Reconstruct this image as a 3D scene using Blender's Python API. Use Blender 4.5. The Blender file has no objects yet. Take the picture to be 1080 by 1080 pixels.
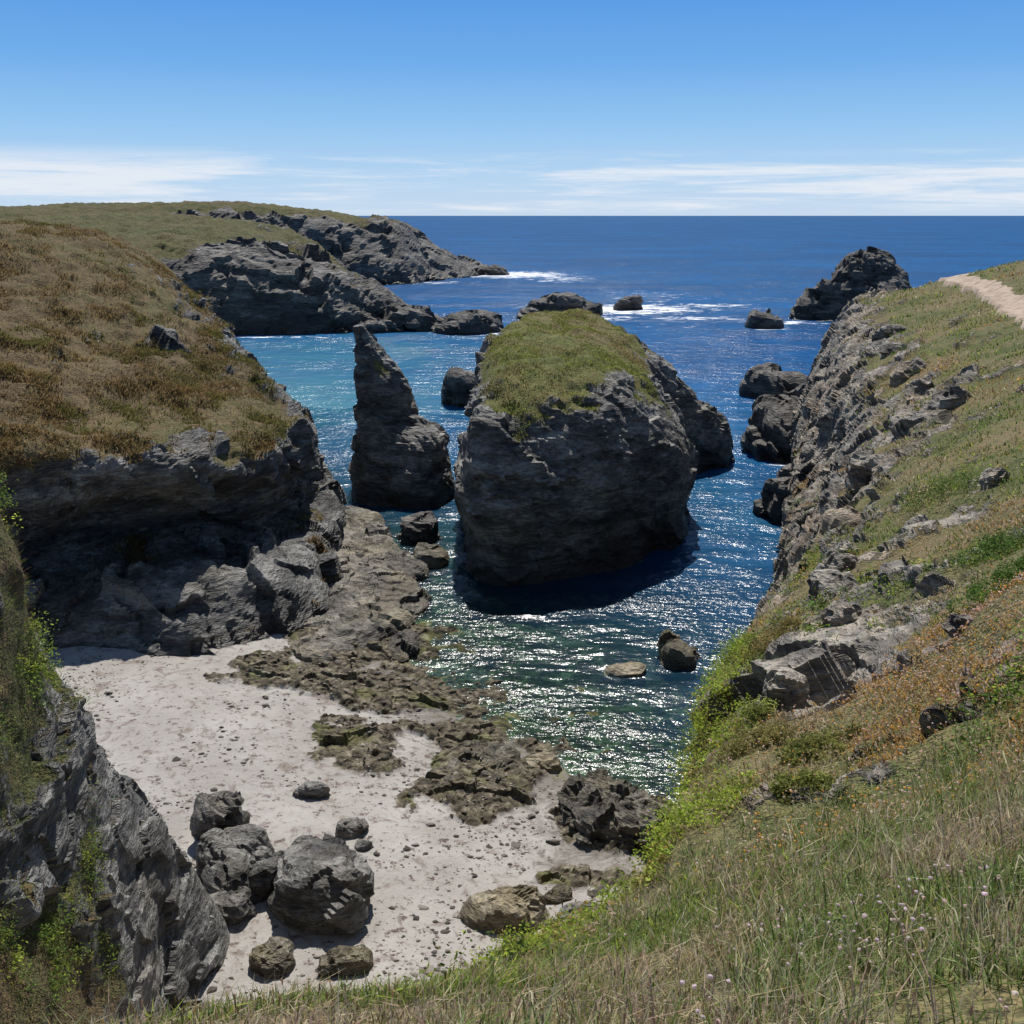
import bpy, numpy as np, math, time
from mathutils import Vector
rng=np.random.default_rng(7)
scene=bpy.context.scene
CAM=np.array([0.,0.,25.])
SUN_AZ=math.radians(1); SUN_EL=math.radians(58)

# ------------------------------------------------------------ noise
def h3(ix,iy,iz,s=0):
    h=ix.astype(np.uint32)*np.uint32(374761393)+iy.astype(np.uint32)*np.uint32(668265263)+iz.astype(np.uint32)*np.uint32(2246822519)+np.uint32((s*3266489917+12345)&0xffffffff)
    h=(h^(h>>np.uint32(13)))*np.uint32(1274126177)
    h=(h^(h>>np.uint32(15)))*np.uint32(2246822519)
    return h^(h>>np.uint32(16))
def vnoise(P,s=0):
    F=np.floor(P); I=F.astype(np.int64); f=P-F
    u=f*f*f*(f*(f*6-15)+10)
    r=0
    for dx in (0,1):
        wx=u[:,0] if dx else 1-u[:,0]
        for dy in (0,1):
            wy=u[:,1] if dy else 1-u[:,1]
            for dz in (0,1):
                wz=u[:,2] if dz else 1-u[:,2]
                r=r+wx*wy*wz*(h3(I[:,0]+dx,I[:,1]+dy,I[:,2]+dz,s)/4294967295.)
    return r*2-1
ROT=np.array([[0.36,0.48,-0.8],[-0.8,0.6,0.0],[0.48,0.64,0.6]])
def fbm(P,o=4,s=0,ridge=False,gain=0.5):
    a=1.;r=0;t=0;Q=P.copy()
    for i in range(o):
        n=vnoise(Q,s+i)
        if ridge: n=1-2*np.abs(n)
        r=r+a*n;t+=a;a*=gain;Q=Q@ROT.T*2.03+7.3
    return r/t
def facets(P,s=0,k=1.0,k2=0.5):
    F=np.floor(P).astype(np.int64)
    best=np.full(len(P),1e9);C=np.zeros_like(P);H=np.zeros(len(P),np.uint32)
    for dx in(-1,0,1):
        for dy in(-1,0,1):
            for dz in(-1,0,1):
                ix=F[:,0]+dx;iy=F[:,1]+dy;iz=F[:,2]+dz
                h=h3(ix,iy,iz,s)
                c=np.stack([ix+(h&np.uint32(1023))/1023.,iy+((h>>np.uint32(10))&np.uint32(1023))/1023.,iz+((h>>np.uint32(20))&np.uint32(1023))/1023.],1)
                d=((P-c)**2).sum(1)
                m=d<best
                best[m]=d[m];C[m]=c[m];H[m]=h[m]
    z=np.zeros(len(P),np.int64)
    r1=h3(H.astype(np.int64),z,z,s+1)/4294967295.-.5
    r2=h3(H.astype(np.int64),z+1,z,s+1)/4294967295.-.5
    r3=h3(H.astype(np.int64),z+2,z,s+1)/4294967295.-.5
    r4=h3(H.astype(np.int64),z+3,z,s+1)/4294967295.-.5
    D=P-C
    return k*2*(D[:,0]*r1+D[:,1]*r2+D[:,2]*r3)+k2*2*r4
SA=np.array(Vector((0.45,0.25,0.82)).normalized())
SB=np.array(Vector(SA).cross(Vector((0,1,0))).normalized())
SC=np.cross(SA,SB)
def strata(P,sc):
    return np.stack([P@SB/(sc*2.0),P@SC/(sc*2.0),P@SA/(sc*0.9)],1)
def sstep(a,b,x):
    t=np.clip((x-a)/(b-a),0,1);return t*t*(3-2*t)

# ------------------------------------------------------------ node helpers
def newmat(name):
    m=bpy.data.materials.new(name);m.use_nodes=True
    nt=m.node_tree
    for n in list(nt.nodes):nt.nodes.remove(n)
    out=nt.nodes.new('ShaderNodeOutputMaterial')
    return m,nt,out
class NB:
    def __init__(s,nt):s.nt=nt
    def node(s,t,**k):
        n=s.nt.nodes.new(t)
        for a,b in k.items():setattr(n,a,b)
        return n
    def link(s,a,b):s.nt.links.new(a,b)
    def setin(s,n,i,v):
        if v is None:return
        if isinstance(v,bpy.types.NodeSocket):s.link(v,n.inputs[i])
        else:n.inputs[i].default_value=v
    def noise(s,vec,scale,detail=4,rough=.55,dist=0):
        n=s.node('ShaderNodeTexNoise');s.link(vec,n.inputs['Vector'])
        n.inputs['Scale'].default_value=scale;n.inputs['Detail'].default_value=detail
        n.inputs['Roughness'].default_value=rough;n.inputs['Distortion'].default_value=dist
        return n.outputs['Fac']
    def math(s,op,a,b=None,c=None,clamp=False):
        n=s.node('ShaderNodeMath',operation=op);n.use_clamp=clamp
        s.setin(n,0,a);s.setin(n,1,b);s.setin(n,2,c);return n.outputs[0]
    def ramp(s,fac,stops):
        n=s.node('ShaderNodeValToRGB');s.link(fac,n.inputs[0])
        e=n.color_ramp.elements
        while len(e)<len(stops):e.new(.5)
        for i,(p,c) in enumerate(stops):
            e[i].position=p;e[i].color=(c[0],c[1],c[2],1)
        return n.outputs[0]
    def mix(s,f,a,b,blend='MIX'):
        n=s.node('ShaderNodeMix',data_type='RGBA',blend_type=blend)
        s.setin(n,0,f)
        for i,v in ((6,a),(7,b)):
            if isinstance(v,tuple):n.inputs[i].default_value=(v[0],v[1],v[2],1)
            else:s.link(v,n.inputs[i])
        return n.outputs[2]
    def mr(s,v,a,b,c=0.,d=1.):
        n=s.node('ShaderNodeMapRange',interpolation_type='SMOOTHSTEP');s.link(v,n.inputs[0])
        for i,x in enumerate((a,b,c,d)):n.inputs[i+1].default_value=x
        return n.outputs[0]
    def attr(s,name,out='Fac'):
        n=s.node('ShaderNodeAttribute');n.attribute_name=name;return n.outputs[out]
    def bump(s,h,strength,dist):
        n=s.node('ShaderNodeBump');s.link(h,n.inputs['Height'])
        n.inputs['Strength'].default_value=strength;n.inputs['Distance'].default_value=dist
        return n.outputs[0]

def rockmat(name,dark,light,ochre,grass=None,wet=(1.0,3.0),sc=1.0,ochre_amt=.35,lichen=.5,gsc=1.0):
    m,nt,out=newmat(name);b=NB(nt)
    pos=b.node('ShaderNodeNewGeometry').outputs['Position']
    mp=b.node('ShaderNodeMapping');b.link(pos,mp.inputs[0])
    mp.inputs['Rotation'].default_value=(0.3,-0.5,0.5);mp.inputs['Scale'].default_value=(.45,.45,1.6)
    st=mp.outputs[0]
    n1=b.noise(st,.6*sc,6,.68)
    n2=b.noise(st,4.0*sc,3,.7)
    n3=b.noise(pos,.16*sc,3,.6)
    f=b.math('ADD',b.math('MULTIPLY',n1,.6),b.math('MULTIPLY',n2,.4))
    col=b.ramp(f,[(.38,dark),(.50,tuple((x+y)/2*.7 for x,y in zip(dark,light))),(.61,light)])
    col=b.mix(b.math('MULTIPLY',b.mr(n3,.45,.65),ochre_amt),col,b.mix(b.mr(f,.38,.6),tuple(.35*c for c in ochre),ochre))
    streak=b.mr(b.math('ABSOLUTE',b.math('SUBTRACT',n1,.55)),.010,.0)
    col=b.mix(b.math('MULTIPLY',streak,lichen),col,(.40,.40,.36))
    sep=b.node('ShaderNodeSeparateXYZ');b.link(pos,sep.inputs[0])
    zz=b.math('ADD',sep.outputs[2],b.math('MULTIPLY',b.math('SUBTRACT',n1,.5),4.))
    w=b.mr(zz,wet[1],wet[0])
    col=b.mix(b.math('MULTIPLY',w,.88),col,(.022,.017,.011))
    hr=b.math('ADD',b.math('MULTIPLY',n1,1.3),b.math('MULTIPLY',n2,.4))
    p=b.node('ShaderNodeBsdfPrincipled')
    rough=b.math('SUBTRACT',.72,b.math('MULTIPLY',w,.3))
    if grass:
        g1=b.noise(pos,.11*gsc,4,.6);g2=b.noise(pos,1.2*gsc,5,.72);g3=b.noise(pos,9.*gsc,2,.7)
        gc=b.ramp(b.math('ADD',b.math('MULTIPLY',g1,.5),b.math('MULTIPLY',g2,.5)),[(.40,grass[0]),(.5,grass[1]),(.60,grass[2])])
        gc=b.mix(b.mr(g3,.35,.6,.75,0.),gc,tuple(.18*c for c in grass[1]))
        gm=b.math('ADD',b.attr('veg'),b.math('MULTIPLY',b.math('SUBTRACT',g2,.5),1.0))
        gm=b.mr(gm,.40,.54)
        col=b.mix(gm,col,gc)
        hg=b.math('MULTIPLY',b.math('ADD',g2,b.math('MULTIPLY',g3,.6)),.55*sc/gsc)
        hh=b.math('ADD',b.math('MULTIPLY',hr,b.math('SUBTRACT',1.,gm)),b.math('MULTIPLY',hg,gm))
        nrm=b.bump(hh,1.,.55/sc)
        rough=b.math('MAXIMUM',rough,b.math('MULTIPLY',gm,.95))
    else:nrm=b.bump(hr,1.,.55/sc)
    b.link(col,p.inputs['Base Color']);b.setin(p,'Roughness',rough);b.link(nrm,p.inputs['Normal'])
    p.inputs['Specular IOR Level'].default_value=.45
    b.link(p.outputs[0],out.inputs[0])
    return m

# ------------------------------------------------------------ mesh helpers
def mkmesh(name,V,F,mat,attrs={},smooth=True,color=None):
    me=bpy.data.meshes.new(name)
    V=np.asarray(V,np.float32);F=np.asarray(F,np.int32)
    me.vertices.add(len(V));me.vertices.foreach_set('co',V.ravel())
    me.loops.add(F.size);me.loops.foreach_set('vertex_index',F.ravel())
    me.polygons.add(len(F));me.polygons.foreach_set('loop_start',np.arange(len(F),dtype=np.int32)*F.shape[1])
    me.update(calc_edges=True)
    if isinstance(smooth,bool):smooth=np.full(len(F),smooth)
    me.polygons.foreach_set('use_smooth',smooth)
    for k,v in attrs.items():
        a=me.attributes.new(k,'FLOAT','POINT');a.data.foreach_set('value',np.asarray(v,np.float32).ravel())
    if color is not None:
        a=me.attributes.new('Col','FLOAT_COLOR','POINT')
        c=np.ones((len(V),4),np.float32);c[:,:3]=color;a.data.foreach_set('color',c.ravel())
    me.materials.append(mat)
    o=bpy.data.objects.new(name,me);scene.collection.objects.link(o)
    return o
def interp(G,axis,q,closed,mint,cap=240):
    G=np.moveaxis(G,axis,0);n=len(G);segs=n if closed else n-1
    out=[]
    for i in range(segs):
        p1=G[i];p2=G[(i+1)%n]
        p0=G[(i-1)%n] if (closed or i>0) else 2*p1-p2
        p3=G[(i+2)%n] if (closed or i+2<n) else 2*p2-p1
        L=lambda a,b:np.maximum(np.sqrt(((a-b)[...,:3]**2).sum(-1)),1e-3)[...,None]**.5
        d0,d1,d2=L(p0,p1),L(p1,p2),L(p2,p3)
        m1=((p1-p0)/d0*d1+(p2-p1)/d1*d0)/(d0+d1)*d1
        m2=((p2-p1)/d1*d2+(p3-p2)/d2*d1)/(d1+d2)*d1
        mid=(p1+p2)[...,:3]/2
        tgt=np.maximum(mint,np.linalg.norm(mid-CAM,axis=-1)*q)
        cnt=np.linalg.norm((p2-p1)[...,:3],axis=-1)/tgt
        c=int(np.clip(np.percentile(cnt,75),2,cap))
        t=(np.arange(c)/c).reshape((c,)+(1,)*(G.ndim-1))
        out.append((2*t**3-3*t**2+1)*p1+(t**3-2*t**2+t)*m1+(-2*t**3+3*t**2)*p2+(t**3-t**2)*m2)
    if not closed:out.append(G[-1][None])
    return np.moveaxis(np.concatenate(out),0,axis)
def gridnormals(P,closed):
    if closed:
        Q=np.concatenate([P[:,-1:],P,P[:,:1]],1);dv=(Q[:,2:]-Q[:,:-2])
    else:dv=np.gradient(P,axis=1)
    du=np.gradient(P,axis=0)
    N=np.cross(du,dv);l=np.linalg.norm(N,axis=-1,keepdims=True)
    return N/np.maximum(l,1e-9)
def rockdisp(Pf,fscale,seed,rk):
    S=strata(Pf+fbm(Pf/fscale,2,seed+3)[:,None]*fscale*.35,fscale)
    dr=facets(S,seed+9,.9,.36)+facets(S*2.7+3.1,seed+19,.85,.38)*.38
    dr=dr+fbm(strata(Pf,fscale*.3),4,seed+30,True,.55)*rk
    dr=dr+fbm(Pf*5./fscale,3,seed+33)*.12
    return dr
def loft(name,ctrl,mat,closed=False,q=.0029,mint=.035,A=1.,fscale=3.,seed=0,grassbump=.15,vegn=.35,out=.25,bigk=.8,nearfade=0,rk=.22):
    G=np.array(ctrl,float)
    P=interp(G,0,q,False,mint);P=interp(P,1,q,closed,mint)
    g=np.clip(P[...,3],0,1.3);P=P[...,:3].copy()
    N=gridnormals(P,closed)
    sgn=1.
    if closed:
        c=P.reshape(-1,3).mean(0)
        if (N*(P-c)).sum(-1).mean()<0:sgn=-1
    elif N[...,2].mean()<0:sgn=-1
    N=N*sgn
    sh=P.shape[:2];Pf=P.reshape(-1,3);Nf=N.reshape(-1,3)
    vn=fbm(Pf/(fscale*1.1),4,seed+50,gain=.6)
    veg=np.clip(g.ravel()+vn*vegn*1.3,0,1)
    rock=1-sstep(.32,.62,veg)
    d=fbm(Pf/(fscale*2.2),3,seed)*bigk
    m=rock>0.001
    dr=np.zeros(len(Pf));dr[m]=rockdisp(Pf[m],fscale,seed,rk)
    dg=fbm(Pf/1.1,3,seed+40)+fbm(Pf/3.3,3,seed+44)*1.6
    D=A*(d*(.5+.5*rock)+(dr+out)*rock)+dg*grassbump*(1-rock)
    if nearfade:D=D*np.clip((np.linalg.norm(Pf-CAM,axis=1)-2)/nearfade,.12,1)
    Pf=Pf+Nf*D[:,None]
    P=Pf.reshape(sh+(3,))
    N2=gridnormals(P,closed)*sgn
    nz=N2[...,2].ravel()
    veg=np.clip(veg+(nz-.62)*.35*(veg>.12),0,1)
    n0,n1=sh
    I=np.arange(n0*n1).reshape(n0,n1)
    if closed:I=np.concatenate([I,I[:,:1]],1)
    a,b_,c_,d_=I[:-1,:-1],I[1:,:-1],I[1:,1:],I[:-1,1:]
    F=np.stack([a,b_,c_,d_],-1).reshape(-1,4)
    if sgn<0:F=F[:,::-1]
    o=mkmesh(name,Pf,F,mat,{'veg':veg},smooth=veg[F[:,0]]>.35)
    return o,P,N2,veg.reshape(sh),closed
def sample(res,n,dens,rs):
    o,P,N,veg,closed=res
    if closed:
        P=np.concatenate([P,P[:,:1]],1);N=np.concatenate([N,N[:,:1]],1);veg=np.concatenate([veg,veg[:,:1]],1)
    e1=P[1:,:-1]-P[:-1,:-1];e2=P[:-1,1:]-P[:-1,:-1]
    area=np.linalg.norm(np.cross(e1,e2),axis=-1).ravel()
    C=P[:-1,:-1].reshape(-1,3);Nc=N[:-1,:-1].reshape(-1,3);vg=veg[:-1,:-1].ravel()
    w=area*dens(C,vg,Nc)
    if w.sum()<=0:return np.zeros((0,3)),np.zeros((0,3))
    cs=np.cumsum(w);idx=np.searchsorted(cs,rs.random(n)*cs[-1]);idx=np.minimum(idx,len(w)-1)
    i,j=np.divmod(idx,P.shape[1]-1)
    u=rs.random((n,1));v=rs.random((n,1))
    Q=P[i,j]*(1-u)*(1-v)+P[i+1,j]*u*(1-v)+P[i,j+1]*(1-u)*v+P[i+1,j+1]*u*v
    return Q,N[i,j]
class Cloud:
    def __init__(s):s.V=[];s.F=[];s.C=[];s.n=0
    def add(s,V,F,C):
        s.V.append(V);s.F.append(F+s.n);s.C.append(C);s.n+=len(V)
    def build(s,name,mat):
        return mkmesh(name,np.concatenate(s.V),np.concatenate(s.F),mat,color=np.concatenate(s.C),smooth=False)
def blades(cl,P,N,h,w,bend,col,rs,wind=(0.3,-0.2),upmix=.7):
    n=len(P)
    if n==0:return
    up=N*(1-upmix)+np.array([0,0,1.])*upmix;up/=np.linalg.norm(up,axis=1,keepdims=True)
    az=rs.random(n)*2*np.pi
    sd=np.stack([np.cos(az),np.sin(az),np.zeros(n)],1)
    ba=rs.random(n)*2*np.pi
    bd=np.stack([np.cos(ba)+wind[0],np.sin(ba)+wind[1],np.zeros(n)],1)
    h=h[:,None];w=w[:,None]/2;bend=bend[:,None]
    P=P-up*.02
    m=P+up*h*.55+bd*h*bend*.3
    t=P+up*h*(1-.35*bend)+bd*h*bend
    V=np.stack([P-sd*w,P+sd*w,m-sd*w*.8,m+sd*w*.8,t],1).reshape(-1,3)
    b=np.arange(n)[:,None]*5
    F=np.concatenate([b+[0,1,3],b+[0,3,2],b+[2,3,4]],0)
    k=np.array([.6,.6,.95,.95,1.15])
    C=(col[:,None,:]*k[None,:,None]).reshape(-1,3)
    cl.add(V,F,np.clip(C,0,1))
def leaves(cl,P,size,col,rs,flat=.3):
    n=len(P)
    a=rs.normal(size=(n,3));a[:,2]*=flat+.3;a/=np.linalg.norm(a,axis=1,keepdims=True)
    b=np.cross(a,rs.normal(size=(n,3)));b/=np.linalg.norm(b,axis=1,keepdims=True)+1e-9
    s=size[:,None]
    V=np.stack([P-a*s,P+b*s*.45,P+a*s,P-b*s*.45],1).reshape(-1,3)
    q=np.arange(n)[:,None]*4
    F=np.concatenate([q+[0,1,2],q+[0,2,3]],0)
    cl.add(V,F,np.repeat(col,4,0))
def pal(rs,n,cols,wts,var=.25):
    cols=np.array(cols);i=rs.choice(len(cols),n,p=np.array(wts)/sum(wts))
    return cols[i]*(1+rs.normal(size=(n,1))*var).clip(.4,1.8)

m_fol,nt,out=newmat('foliage');b=NB(nt)
ac=b.attr('Col','Color')
df=b.node('ShaderNodeBsdfDiffuse');b.link(ac,df.inputs[0])
tr=b.node('ShaderNodeBsdfTranslucent');b.link(ac,tr.inputs[0])
mx=b.node('ShaderNodeMixShader');mx.inputs[0].default_value=.5
b.link(df.outputs[0],mx.inputs[1]);b.link(tr.outputs[0],mx.inputs[2]);b.link(mx.outputs[0],out.inputs[0])

# ------------------------------------------------------------ materials
m_head=rockmat('headland_rock',(.016,.016,.017),(.25,.24,.22),(.16,.13,.085),[(.12,.08,.036),(.21,.145,.062),(.15,.14,.045)],wet=(.3,2.4),gsc=.8)
m_far=rockmat('far_headland_rock',(.026,.024,.024),(.20,.18,.155),(.15,.12,.08),[(.09,.09,.03),(.14,.135,.042),(.17,.125,.06)],wet=(0,6.),sc=.35,gsc=.4)
m_stack=rockmat('stack_rock',(.024,.023,.022),(.31,.295,.265),(.18,.15,.095),[(.13,.145,.035),(.21,.215,.055),(.24,.19,.08)],wet=(.5,3.4),gsc=.9)
m_right=rockmat('cliff_rock',(.045,.038,.032),(.38,.33,.26),(.34,.24,.14),[(.10,.125,.03),(.20,.18,.065),(.28,.20,.10)],wet=(-1.,2.),ochre_amt=.65,sc=1.3,gsc=1.6)
m_left=rockmat('gully_rock',(.028,.027,.026),(.29,.28,.26),(.20,.16,.10),[(.08,.10,.025),(.14,.12,.045),(.18,.11,.06)],wet=(-2.,1.),sc=1.0,gsc=1.3)
m_tide=rockmat('tidal_rock',(.022,.018,.014),(.20,.17,.12),(.15,.12,.05),None,wet=(-1.8,.5),sc=1.6,ochre_amt=.7)
m_shelf=rockmat('shelf_rock',(.035,.03,.025),(.28,.245,.19),(.21,.17,.085),None,wet=(-2,.6),sc=1.3,ochre_amt=.5)
m_dark=rockmat('skerry_rock',(.018,.016,.015),(.16,.14,.12),(.11,.085,.055),None,wet=(0,2.5),sc=.7)
m_boul=rockmat('boulder_rock',(.024,.023,.022),(.26,.245,.22),(.20,.16,.10),None,wet=(-3.,-1.),sc=2.2)
m_tan=rockmat('tan_rock',(.12,.095,.055),(.46,.39,.27),(.34,.27,.15),None,wet=(-3.,-1.),sc=2.2,ochre_amt=.7)
m_crag=rockmat('crag_rock',(.045,.038,.032),(.40,.35,.28),(.34,.24,.14),None,wet=(-9.,-8.),ochre_amt=.6,sc=1.8)

# ------------------------------------------------------------ beach + seabed
def shore(x,y):
    P=np.stack([x/6.,y/6.,np.zeros_like(x)],-1).reshape(-1,3)
    return (x+2)*.847+(y-49.8)*.532+(fbm(P,3,77)*2.2).reshape(x.shape)
def rocky(x,y):
    r=np.zeros_like(x)
    for (cx,cy,rx,ry,rot,k) in [(-7.5,50.5,8.,2.6,-.10,1.),(-12.5,52.5,4.,2.,-.2,.9),(-1.6,42.4,2.4,5.0,.12,1.05),(-2.6,46,3.4,2.2,-.4,.8),(-7.4,43.8,2.8,2.6,.0,.85),(4.2,38.6,2.8,2.6,.4,1.1),(1.4,45.5,2.6,2.0,.3,.6),
                             (-9.5,57,5,5,0,.9),(-4.5,38.5,1.5,1.2,0,.55),(3.5,34.0,2.4,1.0,0,.62),(-4,52.5,4.5,3,0,.7),(-8.5,46.6,2,.8,.3,.6)]:
        c,s=math.cos(rot),math.sin(rot);u=(x-cx)*c+(y-cy)*s;v=-(x-cx)*s+(y-cy)*c
        r=np.maximum(r,k*np.exp(-((u/rx)**2+(v/ry)**2)*.9))
    P=np.stack([x/2.,y/2.,np.zeros_like(x)],-1).reshape(-1,3)
    n=fbm(P,5,83,gain=.62).reshape(x.shape)
    return sstep(.36,.58,r+n*.46)
def groundz(x,y):
    d=shore(x,y)
    z=np.where(d<0,-d*.09,-d*.075)
    z=np.maximum(z,-9)
    z=np.where(z>1.2,1.2+(z-1.2)*.6,z)
    P=np.stack([x,y,np.zeros_like(x)],-1).reshape(-1,3)
    n=(fbm(P/3.,4,81)).reshape(x.shape)
    sea=sstep(-3,3,d)
    z=z+n*(.08+.35*sea)
    n2=(fbm(P/.7,3,82,True)).reshape(x.shape)
    k=rocky(x,y)
    rd=(facets(P@ROT/1.3,91,.8,.5)+facets(P@ROT/.5,92,.8,.5)*.4+fbm(P/.9*np.array([1,.45,1]),3,93,True)*.35).reshape(x.shape)
    z=z+n2*(.012+.12*sea)+k*(.20+.30*rd*(1-.3*sea))
    return z,k
xs=np.concatenate([np.linspace(-45,-25,30,endpoint=False),np.linspace(-25,12,470),np.linspace(12.3,45,60)])
ys=np.concatenate([np.linspace(14,26,30,endpoint=False),np.linspace(26,64,470),np.linspace(64.3,150,150)])
X,Y=np.meshgrid(xs,ys);Z,RK=groundz(X,Y)
I=np.arange(X.size).reshape(X.shape)
F=np.stack([I[:-1,:-1],I[:-1,1:],I[1:,1:],I[1:,:-1]],-1).reshape(-1,4)
m_sand,nt,out=newmat('sand');b=NB(nt)
pos=b.node('ShaderNodeNewGeometry').outputs['Position']
s1=b.noise(pos,.35,4,.6);s2=b.noise(pos,2.2,6,.75);s3=b.noise(pos,22,2,.6);s4=b.noise(pos,.8,6,.78,.8)
sand=b.ramp(s1,[(.35,(.35,.325,.295)),(.65,(.46,.435,.40))])
sand=b.mix(b.mr(s3,.3,.7,.25,0.),sand,(.20,.17,.14))
sand=b.mix(b.mr(s2,.545,.63,0.,.88),sand,(.10,.065,.05))
sand=b.mix(b.mr(s4,.53,.63,0.,.65),sand,(.17,.125,.10))
wet=b.attr('shore')
bed=b.ramp(b.noise(pos,.8,6,.7,.6),[(.38,(.012,.011,.006)),(.49,(.045,.042,.016)),(.56,(.12,.125,.04)),(.65,(.27,.26,.17))])
sand=b.mix(b.mr(b.math('ADD',wet,b.math('MULTIPLY',b.math('SUBTRACT',s4,.5),12.)),-4.5,-2.),sand,b.mix(.6,sand,(.10,.085,.065)))
sand=b.mix(b.mr(b.math('ADD',wet,b.math('MULTIPLY',b.math('SUBTRACT',s4,.5),9.)),-1.2,.6),sand,bed)
rkc=b.ramp(b.noise(pos,2.0,6,.72,.4),[(.36,(.03,.024,.017)),(.5,(.11,.092,.06)),(.57,(.19,.16,.11)),(.66,(.32,.285,.215))])
rkc=b.mix(b.mr(b.noise(pos,.5,3,.6),.52,.66,0,.55),rkc,(.12,.13,.03))
sand=b.mix(b.mr(b.attr('rocky'),.25,.55),sand,rkc)
p=b.node('ShaderNodeBsdfPrincipled');b.link(sand,p.inputs['Base Color']);p.inputs['Roughness'].default_value=.85
p.inputs['Specular IOR Level'].default_value=.25
b.link(b.bump(b.math('ADD',s2,b.math('MULTIPLY',s3,.3)),.7,.14),p.inputs['Normal']);b.link(p.outputs[0],out.inputs[0])
mkmesh('beach',np.stack([X,Y,Z],-1).reshape(-1,3),F,m_sand,{'shore':shore(X,Y),'rocky':RK},smooth=(RK.ravel()[F[:,0]]<.4))

# ------------------------------------------------------------ sea
def axis_pts(a,b_,step,far,n):
    core=np.arange(a,b_,step)
    hi=b_+np.geomspace(step,far,n);lo=a-np.geomspace(step,far,n)[::-1]
    return np.concatenate([lo,core,hi])
xs=axis_pts(-60,110,1.1,60000,60)
ys=np.concatenate([np.arange(24,170,1.1),170+np.geomspace(1.1,60000,190)])
X,Y=np.meshgrid(xs,ys)
d=shore(np.clip(X,-60,120),np.clip(Y,0,400))
depth=np.maximum(d,0)*.075
alpha=1-np.exp(-depth*.75)
near=np.exp(-(np.maximum(d,0)/26)**2)*sstep(120,68,Y)
turq=np.zeros_like(X)
for (cx,cy,rx,ry,k) in [(-9,97,11,18,.5),(-28,140,24,40,.8),(-30,190,30,40,.6),(19.5,88,6,16,.3),(-5,80,4,10,.5),(28,120,12,22,.2),(0,130,30,30,.25)]:
    turq=np.maximum(turq,k*np.exp(-((X-cx)/rx)**2-((Y-cy)/ry)**2))
foam=np.zeros_like(X)
for (cx,cy,rx,ry,k) in [(30,288,32,24,1.28),(45,262,20,8,1.1),(18,262,24,10,1.1),(2,460,34,40,1.25),(66,252,15,7,1.1),(-5,227,17,4,1.1),(59,236,9,4,1.05),(-46,220,28,4,1.1),(38,141,8,3.5,1.05),(11,124,14,4,.75),(58,300,18,14,1.),(20,430,24,40,.95),(-30,402,26,12,1.1),(90,249,17,5,1.1),(30,104.5,5,2.5,1.),(45,340,50,70,.68),(30,240,40,18,.66)]:
    foam=np.maximum(foam,k*np.exp(-((X-cx)/rx)**2-((Y-cy)/ry)**2))
I=np.arange(X.size).reshape(X.shape)
F=np.stack([I[:-1,:-1],I[:-1,1:],I[1:,1:],I[1:,:-1]],-1).reshape(-1,4)
m_sea,nt,out=newmat('sea_water');b=NB(nt)
pos=b.node('ShaderNodeNewGeometry').outputs['Position']
mp=b.node('ShaderNodeMapping');b.link(pos,mp.inputs[0]);mp.inputs['Scale'].default_value=(.6,1.,1.);mp.inputs['Rotation'].default_value=(0,0,.25)
wv=mp.outputs[0]
w1=b.noise(wv,.35,2,.5);w2=b.noise(wv,2.4,3,.55);w0=b.noise(wv,.06,4,.6)
# wind patches: ripples stronger in some areas than others
calm=b.mr(w0,.36,.62,.45,1.15)
hh=b.math('ADD',b.math('MULTIPLY',w1,.75),b.math('MULTIPLY',b.math('MULTIPLY',w2,.215),calm))
nrm=b.bump(hh,1.,1.0)
big=b.noise(wv,.012,5,.6)
deep=b.mix(b.mr(big,.35,.65),(.003,.066,.195),(.005,.098,.275))
deep=b.mix(b.mr(w1,.4,.6,0,.45),deep,(.002,.035,.11))
deep=b.mix(b.mr(w0,.42,.62,0,.35),deep,(.002,.035,.11))
t=b.math('MULTIPLY',b.attr('turq'),b.mr(b.noise(pos,.12,4,.6),.3,.6,.45,1.))
colw=b.mix(t,deep,(.020,.155,.21))
colw=b.mix(b.math('MULTIPLY',b.attr('near'),.85),colw,(.005,.036,.044))
fo=b.attr('foam')
fm=b.mr(b.math('ADD',fo,b.math('MULTIPLY',b.math('SUBTRACT',b.noise(wv,.30,6,.78,.4),.5),3.2)),.88,1.12)
fm=b.math('MULTIPLY',fm,b.mr(fo,.2,.5))
colw=b.mix(fm,colw,(.8,.82,.84))
dif=b.node('ShaderNodeBsdfDiffuse');b.link(colw,dif.inputs[0])
trn=b.node('ShaderNodeBsdfTransparent');trn.inputs[0].default_value=(.52,.76,.68,1)
body=b.node('ShaderNodeMixShader');b.link(b.math('MAXIMUM',b.attr('alpha'),fm),body.inputs[0])
b.link(trn.outputs[0],body.inputs[1]);b.link(dif.outputs[0],body.inputs[2])
gl=b.node('ShaderNodeBsdfGlossy');gl.inputs['Roughness'].default_value=.19;gl.inputs[0].default_value=(1,1,1,1);b.link(nrm,gl.inputs['Normal'])
fr=b.node('ShaderNodeFresnel');fr.inputs['IOR'].default_value=1.36;b.link(nrm,fr.inputs['Normal'])
ff=b.math('MINIMUM',fr.outputs[0],.11)
fin=b.node('ShaderNodeMixShader');b.link(b.math('MULTIPLY',ff,b.math('SUBTRACT',1.,fm)),fin.inputs[0])
b.link(body.outputs[0],fin.inputs[1]);b.link(gl.outputs[0],fin.inputs[2]);b.link(fin.outputs[0],out.inputs[0])
mkmesh('sea',np.stack([X,Y,X*0],-1).reshape(-1,3),F,m_sea,{'alpha':alpha,'turq':turq,'foam':foam,'near':near})

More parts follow.
